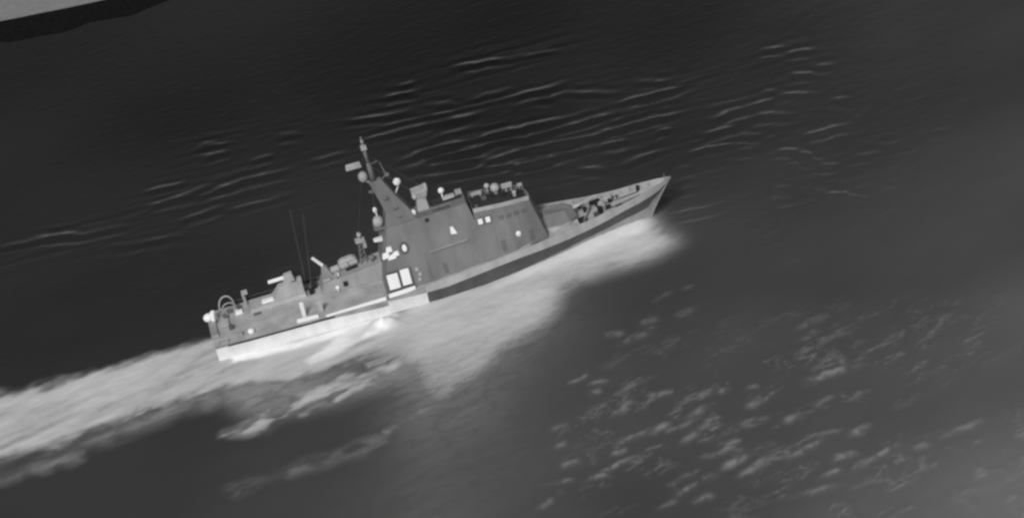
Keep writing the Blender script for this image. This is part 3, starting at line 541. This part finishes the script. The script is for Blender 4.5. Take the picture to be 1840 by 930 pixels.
MB().ball((-20.7, 1.0, AD + 0.9), 0.45).tube((-20.7, 1.0, AD), (-20.7, 1.0, AD + 0.7), 0.2).build("deck_lamp", WHITE, ship, smooth=True)
MB().tube((-20.4, 1.6, AD + 1.6), (-20.4, 1.6, AD + 4.4), 0.12).build("deck_lamp_pole", LIGHT, dh)
MB().box((-19.0, 1.1, AD + 1.2), (0.9, 0.4, 1.0)).build("fan_intake", DARK, dh, bevel=0.05)
MB().box((-17.0, 3.2, AD + 3.1), (2.4, 0.5, 0.5), Matrix.Rotation(R(-8), 3, 'Y').to_quaternion()).build("fan_intake", DARK, dh, bevel=0.05)
MB().hexa([(-23.2, 2.0, AD + 2.2), (-21.5, 2.0, AD + 2.4), (-21.5, 2.8, AD + 2.4), (-23.2, 2.8, AD + 2.2)], [(-23.1, 2.1, AD + 2.6), (-21.6, 2.1, AD + 2.8), (-21.6, 2.7, AD + 2.8), (-23.1, 2.7, AD + 2.6)]).build("deck_box", LIGHT, dh, bevel=0.05)
for (x, y, a, b_, c_) in ((-25.9, 3.2, 1.0, 1.6, 0.7), (-25.0, 4.8, 0.8, 1.4, 1.3), (-42.6, 4.3, 1.0, 0.8, 0.7), (-40.6, 4.6, 0.8, 0.6, 1.0), (-37.4, 0.9, 1.5, 0.5, 0.4), (-43.6, 2.6, 0.9, 0.8, 0.8)):
    MB().box((x, y, AD + c_ / 2), (a, b_, c_)).build("deck_gear", DARK if x > -27 else DIMG, ship, bevel=0.08)
# small after mast
am = MB()
for sx, sy in ((-0.6, -0.5), (0.6, -0.5), (-0.6, 0.5), (0.6, 0.5)):
    am.tube((-14.3 + sx, 4 + sy, AD + 3.0), (-14.0 + sx * 0.5, 4 + sy * 0.5, AD + 8.0), 0.13, 0.1, 8)
for k in range(4):
    z = AD + 3.8 + k * 1.1; w = 0.6 - k * 0.08
    am.path([(-14.3 + 0.06 * k - w, 3.5, z), (-14.3 + 0.06 * k + w, 3.5, z + 0.9)], 0.08, 6).path([(-14.3 + 0.06 * k - w, 4.5, z + 0.9), (-14.3 + 0.06 * k + w, 4.5, z)], 0.08, 6)
smast = am.build("lattice_mast", GREY, dh)
MB().box((-14.0, 4, AD + 8.3), (1.9, 1.4, 0.5)).tube((-14.0, 4, AD + 8.4), (-14.1, 4, AD + 10.2), 0.22, 0.15).ball((-13.9, 4, AD + 9.6), 0.5).box((-13.3, 4, AD + 7.2), (0.7, 0.7, 1.6)).build("lattice_mast_head", LIGHT, smast, bevel=0.06)
MB().ball((-12.6, 3.0, AD + 4.3), 0.6).tube((-12.6, 3.0, AD + 3.4), (-12.6, 3.0, AD + 4.2), 0.3).build("deck_lamp", GREY, dh, smooth=True)
# two thin whip aerials rising behind the after gun
MB().tube((-26.6, 4.6, AD + 0.3), (-25.7, 4.6, 22.6), 0.085, 0.05, 8).tube((-26.6, 4.6, AD), (-26.6, 4.6, AD + 1.2), 0.25).build("whip_antenna", HULLD, ship)
MB().tube((-25.6, 5.2, AD + 0.3), (-23.4, 5.2, 20.8), 0.085, 0.05, 8).tube((-25.6, 5.2, AD), (-25.6, 5.2, AD + 1.2), 0.25).build("whip_antenna", HULLD, ship)
for (xa, xb) in ((-42.5, -39.6), (-38.6, -33.9), (-26.8, -24.2), (-21.0, -15.4), (-13.2, -11.9)):
    ya, yb = hg(xa) - 0.22, hg(xb) - 0.22
    MB().hexa([(xa, ya, AD + 0.1), (xb, yb, AD + 0.1), (xb, yb + 0.04, AD + 0.1), (xa, ya + 0.04, AD + 0.1)], [(xa, ya, AD + 1.0), (xb, yb, AD + 1.0), (xb, yb + 0.04, AD + 1.0), (xa, ya + 0.04, AD + 1.0)]).build("dark_rail_screen", DARK, ship)  # screens added to draw a dark edge between deck and sea
# guard rails along the after deck
gr = MB()
for x in [-42 + i * 2.0 for i in range(15)]:
    y = hg(x) - 0.15
    gr.tube((x, y, AD), (x, y, AD + 1.0), 0.05, 0.05, 6)
for dz in (0.5, 1.0): gr.path([(x, hg(x) - 0.15, AD + dz) for x in (-42, -34, -26, -14)], 0.035, 6)
gr.build("guard_rail", GREY, ship)
Z = np.zeros(GX.shape)
near = smooth((130 - np.hypot(GX - 20, GY - 15)) / 60.0) * 0.9 + 0.1 * (np.hypot(GX, GY) < 400)

def ridge(x0, y0, x1, y1, width, wob, seed):
    """Profile of one short wave crest: (bump, distance-limited window)."""
    pad = width * 8 + 2.0
    ix = np.where((GXA > min(x0, x1) - pad) & (GXA < max(x0, x1) + pad))[0]
    iy = np.where((GYA > min(y0, y1) - pad) & (GYA < max(y0, y1) + pad))[0]
    if len(ix) == 0 or len(iy) == 0: return None
    sl = (slice(iy[0], iy[-1] + 1), slice(ix[0], ix[-1] + 1))
    X, Y = GX[sl], GY[sl]
    L = math.hypot(x1 - x0, y1 - y0) + 1e-6
    ux, uy = (x1 - x0) / L, (y1 - y0) / L
    s = (X - x0) * ux + (Y - y0) * uy
    d = -(X - x0) * uy + (Y - y0) * ux
    r = np.random.RandomState(seed)
    d = d + wob * np.sin(s * r.uniform(0.25, 0.5) + r.uniform(0, 6)) + 0.5 * wob * np.sin(s * r.uniform(0.8, 1.3) + r.uniform(0, 6))
    env = smooth((s + 0.25 * L) / (0.6 * L)) * smooth((1.25 * L - s) / (0.6 * L))
    return sl, d, env

for k, (x0, y0, x1, y1, a) in enumerate(CRESTS):
    q = ridge(x0, y0, x1, y1, 1.0, 0.22, k)
    if q is None: continue
    sl, d, env = q
    w = 1.2
    for o_, f_ in ((2.4 + 1.9 * ((k * 0.618) % 1), 0.3), (-2.3 - 1.7 * ((k * 0.37) % 1), 0.25)):
        Z[sl] += env * a * CREST_H * f_ * np.exp(-((d + o_) / 0.95) ** 2)
    Z[sl] += env * a * CREST_H * (np.exp(-(d / w) ** 2) - 0.55 * np.exp(-((d + 1.9) / 1.1) ** 2) - 0.35 * np.exp(-((d - 2.0) / 1.2) ** 2))
# swell train fanning out on the port side, and finer ripples wherever the crests run
E = np.zeros(GX.shape)
for (x0, y0, x1, y1, a) in CRESTS:
    L = math.hypot(x1 - x0, y1 - y0); mx_, my_ = (x0 + x1) / 2, (y0 + y1) / 2
    q = ridge(mx_ - 14, my_ - 9, mx_ + 14, my_ + 9, 1.0, 0.0, 1)
    if q is None: continue
    sl = q[0]
    E[sl] = np.maximum(E[sl], a * np.exp(-((GX[sl] - mx_) / (5 + 0.5 * L)) ** 2 - ((GY[sl] - my_) / 6.0) ** 2))
E = np.clip(E, 0, 1)
CA = R(CREST_ANG)
cu, cv = GX * math.cos(CA) + GY * math.sin(CA), -GX * math.sin(CA) + GY * math.cos(CA)
cv = cv + 3.5 * (fbm(cu * 0.035, cv * 0.05, 400, 3) - 0.5) + 1.2 * (fbm(cu * 0.12, cv * 0.14, 405, 2) - 0.5)
for lam, amp, sd_ in ((4.4, 0.15, 410), (2.9, 0.08, 420)):
    g = smooth((fbm(cu * 0.045, cv * 0.2, sd_, 2) - 0.36) / 0.28)
    ph = 2 * math.pi * cv / lam
    Z += E * g * amp * (np.sin(ph) + 0.35 * np.sin(2 * ph + 0.6))
# quiet chop everywhere, livelier to starboard and ahead
u, v = GX * 0.97 + GY * 0.24, -GX * 0.24 + GY * 0.97
live = smooth((u * 0.6 - v * 0.9 + 20) / 90.0) * 0.8 + 0.2
Z += near * live * 0.16 * (fbm(u * 0.16, v * 0.42, 50, 3) - 0.5)
Z += near * (0.4 + live) * 0.07 * (fbm(u * 0.85, v * 1.3, 65, 2) - 0.5)
Z += near * live * 0.10 * (fbm(u * 0.5, v * 1.0, 60, 3) - 0.5)

# wake foam and a painted haze smear, as a density over the water
wn1 = fbm(u * 0.045, v * 0.22, 70, 5)          # long streaks along the track
wn2 = fbm(u * 0.25, v * 0.55, 80, 4)
jx, jy = (fbm(GX * 0.16, GY * 0.16, 90, 3) - 0.5) * 5.0, (fbm(GX * 0.16, GY * 0.16, 95, 3) - 0.5) * 5.0
sub = (GX > -125) & (GX < 165) & (GY > -150) & (GY < 70)
iy = np.where((GYA > -150) & (GYA < 70))[0]; ix = np.where((GXA > -125) & (GXA < 165))[0]
S = (slice(iy[0], iy[-1] + 1), slice(ix[0], ix[-1] + 1))
X, Y = GX[S] + jx[S], GY[S] + jy[S]
X0, Y0 = GX[S] + 0.3 * jx[S], GY[S] + 0.3 * jy[S]
D = np.zeros(X.shape); BR = np.zeros(X.shape)
def blur(a, m):
    k = np.exp(-0.5 * (np.arange(-int(3 * m / 0.45), int(3 * m / 0.45) + 1) * 0.45 / m) ** 2); k /= k.sum()
    h = len(k) // 2
    for ax in (0, 1):
        n_ = a.shape[ax]; pad = [(0, 0), (0, 0)]; pad[ax] = (h, h)
        p = np.pad(a, pad, mode='edge'); q_ = np.zeros_like(a)
        for i, w_ in enumerate(k): q_ += w_ * (p[i:i + n_] if ax == 0 else p[:, i:i + n_])
        a = q_
    return a
def cover(key, soft, val, lo=0.0, n=None, tight=False, wide=1.0):
    sd = poly_sd(FOAM_AND_HAZE[key], X0 if tight else GX[S] + wide * jx[S], Y0 if tight else GY[S] + wide * jy[S])
    c = smooth((sd + soft * 0.6) / soft) * val
    if n is not None: c = c * (lo + (1 - lo) * smooth((n[S] - 0.32) / 0.36))
    k_ = 1.1 * (rag[S] - 0.5)
    return np.clip(c + k_ * 4 * c * np.clip(val - c, 0, 1), 0, 1)
rag = fbm(u * 0.11, v * 0.6, 330, 5)           # ragged, streaky edges
D = np.maximum(D, cover("stern", 5.0, 0.88, 0.86, wn1))
D = np.maximum(D, blur(np.maximum(cover("fore", 4.5, 0.93, 0.95, wn1), cover("mid", 4.0, 0.88, 0.9, wn1)), 1.7))
D = np.maximum(D, cover("streak", 4.0, 0.8, 0.35, wn2))
D = np.maximum(D, cover("dash", 0.9, 0.95, 0.7, wn2, True))
D = np.maximum(D, (lambda a, b_, c_: 1 - (1 - a) * (1 - b_) * (1 - c_))(*[blur(cover("haze_smear", 22.0, 0.17, 0.8, wn2, wide=3.0), 7.0), blur(cover("skirt", 14.0, 0.46, 0.8, wn2, wide=2.5), 6.0), blur(cover("haze_a", 5.0, 0.42, 0.4, wn1), 1.5)]))  # haze smear below midships painted in as thin foam
D = np.maximum(D, cover("near", 3.0, 0.42, 0.2, wn2))
D = np.maximum(D, cover("faint", 5.0, 0.22, 0.2, wn2))
D = np.maximum(D, cover("side", 4.5, 0.34, 0.3, wn1))
D = np.maximum(D, cover("dim", 9.0, 0.4, 0.3, wn1))
BR = cover("bright", 1.3, 1.0, 0.75, wn2, True)
away = np.maximum(-Y0 - np.interp(X0, HX, HW), 0)
D *= 1 - 0.38 * smooth((away - 7.0) / 26.0) * smooth((X0 + 20) / 14.0)
D *= 0.98 + 0.12 * (rag[S] - 0.5) * 2
lace = 1 - np.abs(2 * fbm(u * 0.16, v * 0.5, 340, 4) - 1)
D = np.clip(D * (1 - 0.35 * smooth((lace[S] - 0.8) / 0.2) * smooth((0.9 - D) / 0.5)), 0, 1)
heap = np.exp(-((GX[S] + 14.2) / 3.0) ** 2 - ((GY[S] + 9.9) / 2.2) ** 2)
BR = np.maximum(BR, smooth(heap * 1.5 * (0.55 + 0.7 * wn2[S])))
D = np.maximum(D, BR * 0.97)
FO = np.zeros(GX.shape); FO[S] = D
BRT = np.zeros(GX.shape); BRT[S] = BR
# short breaking crests ahead and to starboard
for k, (x0, y0, x1, y1, a) in enumerate(CHOP):
    q = ridge(x0, y0, x1, y1, 0.8, 0.3, 500 + k)
    if q is None: continue
    sl, d, env = q
    Z[sl] += env * a * 0.30 * (np.exp(-(d / 0.8) ** 2) - 0.4 * np.exp(-((d + 1.8) / 1.0) ** 2))
    vw = 0.55 + 0.9 * ((k * 0.7548) % 1)
    fine = fbm(GX[sl] * 0.9, GY[sl] * 0.9, 700, 3)
    FO[sl] = np.maximum(FO[sl], env ** 2 * a * (0.55 if 41 < k < 52 else 1.0) * CHOP_F * np.exp(-((d + 0.1) / (vw * (0.3 + 0.6 * fine))) ** 2) * smooth((fine - 0.15) / 0.5))
mot = smooth((fbm(u * 0.13, v * 0.3, 310, 4) - 0.5) / 0.22) * smooth((fbm(u * 0.03, v * 0.05, 320, 3) - 0.35) / 0.25)
reg = smooth((GX + 5) / 30) * smooth((-26 - GY - 0.25 * (GX - 20)) / 24) * smooth((104 - GX - 0.25 * GY - 10) / 30) * (np.abs(GX) < 165) * (GY > -150)
r1 = 1 - np.abs(2 * fbm(u * 0.13 + 7, v * 0.55, 350, 3) - 1)
r2 = 1 - np.abs(2 * fbm(u * 0.22, v * 0.9 + 5, 360, 3) - 1)
gate = smooth((fbm(u * 0.16, v * 0.3, 370, 3) - 0.46) / 0.2) * smooth((fbm(u * 0.03, v * 0.06, 380, 2) - 0.3) / 0.25)
st = (0.13 * smooth((r1 - 0.86) / 0.13) + 0.09 * smooth((r2 - 0.88) / 0.12)) * gate
FO[S] = np.maximum(FO[S], (st * reg)[S])
Z += reg * gate * (0.10 * r1 + 0.06 * r2)
# churned relief of the wake, bow wave climbing the side, spray heap on the quarter
Z += 0.22 * smooth(FO * 1.6) * (fbm(u * 0.35, v * 0.8, 110, 4) - 0.45)
hullw = np.interp(GX, HX, HW)
out = np.abs(GY) - hullw
bowz = np.interp(GX, [-12, 5, 18, 26, 34, 40, 43.5, 45, 47], [0.1, 0.25, 0.9, 1.5, 1.9, 1.7, 1.0, 0.25, 0])
Z += bowz * np.exp(-(np.maximum(out, 0) / 1.7) ** 2) * (0.8 + 0.4 * wn2) * (GY < 3)
Z += 1.7 * np.exp(-(((GX + 14.2) / 2.6) ** 2 + ((GY + 9.6) / 1.8) ** 2)) * (0.4 + 1.1 * fbm(GX * 0.7, GY * 0.7, 640, 3))
# haze brightening painted into the water colour, paler ahead and to starboard
sx, sy, sv = np.array([s[0] for s in HAZE_TONE]), np.array([s[1] for s in HAZE_TONE]), np.array([s[2] for s in HAZE_TONE])
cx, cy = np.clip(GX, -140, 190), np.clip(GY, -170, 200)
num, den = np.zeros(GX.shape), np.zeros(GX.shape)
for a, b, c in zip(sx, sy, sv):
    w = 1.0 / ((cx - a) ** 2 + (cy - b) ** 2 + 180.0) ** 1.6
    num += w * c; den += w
HZ = num / den * (0.78 + 0.44 * fbm(u * 0.035, v * 0.06, 130, 4))

def sheet(name, mat, keep=None, lift=0.0, attrs=()):
    co = np.stack([GX, GY, Z + lift], -1).reshape(-1, 3)
    i = np.arange(NX * NY).reshape(NY, NX)
    q = np.stack([i[:-1, :-1], i[:-1, 1:], i[1:, 1:], i[1:, :-1]], -1).reshape(-1, 4)
    if keep is not None:
        kf = (keep[:-1, :-1] | keep[:-1, 1:] | keep[1:, 1:] | keep[1:, :-1]).reshape(-1)
        q = q[kf]
    used = np.unique(q); re = np.zeros(NX * NY, np.int64); re[used] = np.arange(len(used))
    co, q = co[used], re[q]
    me = bpy.data.meshes.new(name)
    me.vertices.add(len(co)); me.vertices.foreach_set("co", co.astype(np.float32).ravel())
    me.loops.add(q.size); me.loops.foreach_set("vertex_index", q.astype(np.int32).ravel())
    me.polygons.add(len(q)); me.polygons.foreach_set("loop_start", np.arange(0, q.size, 4, dtype=np.int32))
    me.polygons.foreach_set("loop_total", np.full(len(q), 4, np.int32))
    me.polygons.foreach_set("use_smooth", np.ones(len(q), bool))
    for an, av in attrs:
        at = me.attributes.new(an, 'FLOAT', 'POINT'); at.data.foreach_set("value", av.reshape(-1)[used].astype(np.float32))
    me.update(calc_edges=True); me.validate()
    me.materials.append(mat)
    o = bpy.data.objects.new(name, me); COL.objects.link(o)
    return o

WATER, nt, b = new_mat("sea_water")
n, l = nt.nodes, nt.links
at = n.new("ShaderNodeAttribute"); at.attribute_name = "haze_tone"
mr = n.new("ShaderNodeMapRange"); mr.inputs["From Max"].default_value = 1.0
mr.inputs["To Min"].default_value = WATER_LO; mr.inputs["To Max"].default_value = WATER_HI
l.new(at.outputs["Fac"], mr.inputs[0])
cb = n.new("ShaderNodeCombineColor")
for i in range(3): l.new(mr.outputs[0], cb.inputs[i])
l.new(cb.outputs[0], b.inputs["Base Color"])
b.inputs["Roughness"].default_value = 0.12
b.inputs["IOR"].default_value = 1.333
tc = n.new("ShaderNodeTexCoord")
mp = n.new("ShaderNodeMapping"); mp.inputs["Rotation"].default_value = (0, 0, R(-14)); mp.inputs["Scale"].default_value = (0.35, 1.0, 1.0)
l.new(tc.outputs["Object"], mp.inputs[0])
nz = n.new("ShaderNodeTexNoise"); nz.inputs["Scale"].default_value = 0.8; nz.inputs["Detail"].default_value = 5
l.new(mp.outputs[0], nz.inputs["Vector"])
bp = n.new("ShaderNodeBump"); bp.inputs["Strength"].default_value = 0.45; bp.inputs["Distance"].default_value = 0.14
l.new(nz.outputs[0], bp.inputs["Height"]); l.new(bp.outputs[0], b.inputs["Normal"])

FOAMM, nt, b = new_mat("wake_foam")
n, l = nt.nodes, nt.links
at = n.new("ShaderNodeAttribute"); at.attribute_name = "foam"  # foam cover, with the painted haze smear in it
ab = n.new("ShaderNodeAttribute"); ab.attribute_name = "fresh"
tc = n.new("ShaderNodeTexCoord")
mp = n.new("ShaderNodeMapping"); mp.inputs["Rotation"].default_value = (0, 0, R(-14)); mp.inputs["Scale"].default_value = (0.3, 1.0, 1.0)
l.new(tc.outputs["Object"], mp.inputs[0])
nz = n.new("ShaderNodeTexNoise"); nz.inputs["Scale"].default_value = 0.9; nz.inputs["Detail"].default_value = 7; nz.inputs["Roughness"].default_value = 0.6
l.new(mp.outputs[0], nz.inputs["Vector"])
m1 = n.new("ShaderNodeMath"); m1.operation = 'MULTIPLY_ADD'      # (noise-.5)*k + 1
l.new(nz.outputs[0], m1.inputs[0]); m1.inputs[1].default_value = 0.3; m1.inputs[2].default_value = 0.85
m2 = n.new("ShaderNodeMath"); m2.operation = 'MULTIPLY'; m2.use_clamp = True
l.new(m1.outputs[0], m2.inputs[0]); l.new(at.outputs["Fac"], m2.inputs[1])
fr = n.new("ShaderNodeMapRange"); fr.inputs["To Min"].default_value = FOAM_A; fr.inputs["To Max"].default_value = 0.86
l.new(ab.outputs["Fac"], fr.inputs[0])
cb = n.new("ShaderNodeCombineColor")
for i in range(3): l.new(fr.outputs[0], cb.inputs[i])
l.new(cb.outputs[0], b.inputs["Base Color"])
b.inputs["Roughness"].default_value = 0.8; b.inputs["Specular IOR Level"].default_value = 0.2
bp = n.new("ShaderNodeBump"); bp.inputs["Strength"].default_value = 0.3; bp.inputs["Distance"].default_value = 0.12
l.new(nz.outputs[0], bp.inputs["Height"]); l.new(bp.outputs[0], b.inputs["Normal"])
tr = n.new("ShaderNodeBsdfTransparent"); mx = n.new("ShaderNodeMixShader")
l.new(m2.outputs[0], mx.inputs[0]); l.new(tr.outputs[0], mx.inputs[1]); l.new(b.outputs[0], mx.inputs[2])
l.new(mx.outputs[0], n["Material Output"].inputs["Surface"])

water = sheet("water", WATER, attrs=(("haze_tone", HZ),))
lbl(water, "dark rippled sea around the warship", None, None, "structure")
foam = sheet("wake_foam", FOAMM, FO > 0.003, 0.03, (("foam", FO), ("fresh", BRT)))
lbl(foam, "pale foam of the wake and bow wave along the warship", None, None, "stuff")

# ------------------------------------------------------------------ far shore in the upper left
SAND = paint("pale_shore", 0.21, 0.12, 0.01, 0.9, 0.1, streak=False)
ROCK = paint("dark_bank", 0.008, 0.3, 0.05, 1.0, 0.0, streak=False)
xs = np.linspace(-600, 260, 260)
edge = 156.0 - 0.145 * (xs + 80) + 1.6 * (fbm(xs * 0.05, xs * 0, 200, 4) - 0.5)
bank, sand = MB(), MB()
P = []
for i, (x, e) in enumerate(zip(xs, edge)):
    w = float(np.interp(x, [-600, -80, -60, -45, -30, 260], [9, 8.2, 8.0, 7.0, 3.0, 3.0])) + 4.5 * (float(fbm(np.array([x * 0.16]), np.array([3.0]), 210, 3)[0]) - 0.5)
    P.append(((x, e - w, -0.6), (x, e - w + 0.8, 0.35), (x, e - 0.4, 1.0), (x, e, 1.5), (x, e + 30, 2.4), (x, e + 400, 6.0), (x, e + 2500, 12.0)))
for a, c in zip(P[:-1], P[1:]):
    for j in range(6):
        (bank if j < 3 else sand).add([a[j], c[j], c[j + 1], a[j + 1]], [(0, 1, 2, 3)])
shore = sand.build("shore", SAND, None, smooth=True)
lbl(shore, "pale strip of land beyond the dark water", None, None, "structure")
lbl(bank.build("bank", ROCK, None, smooth=True), "dark low bank along the far shore", None, None, "structure")
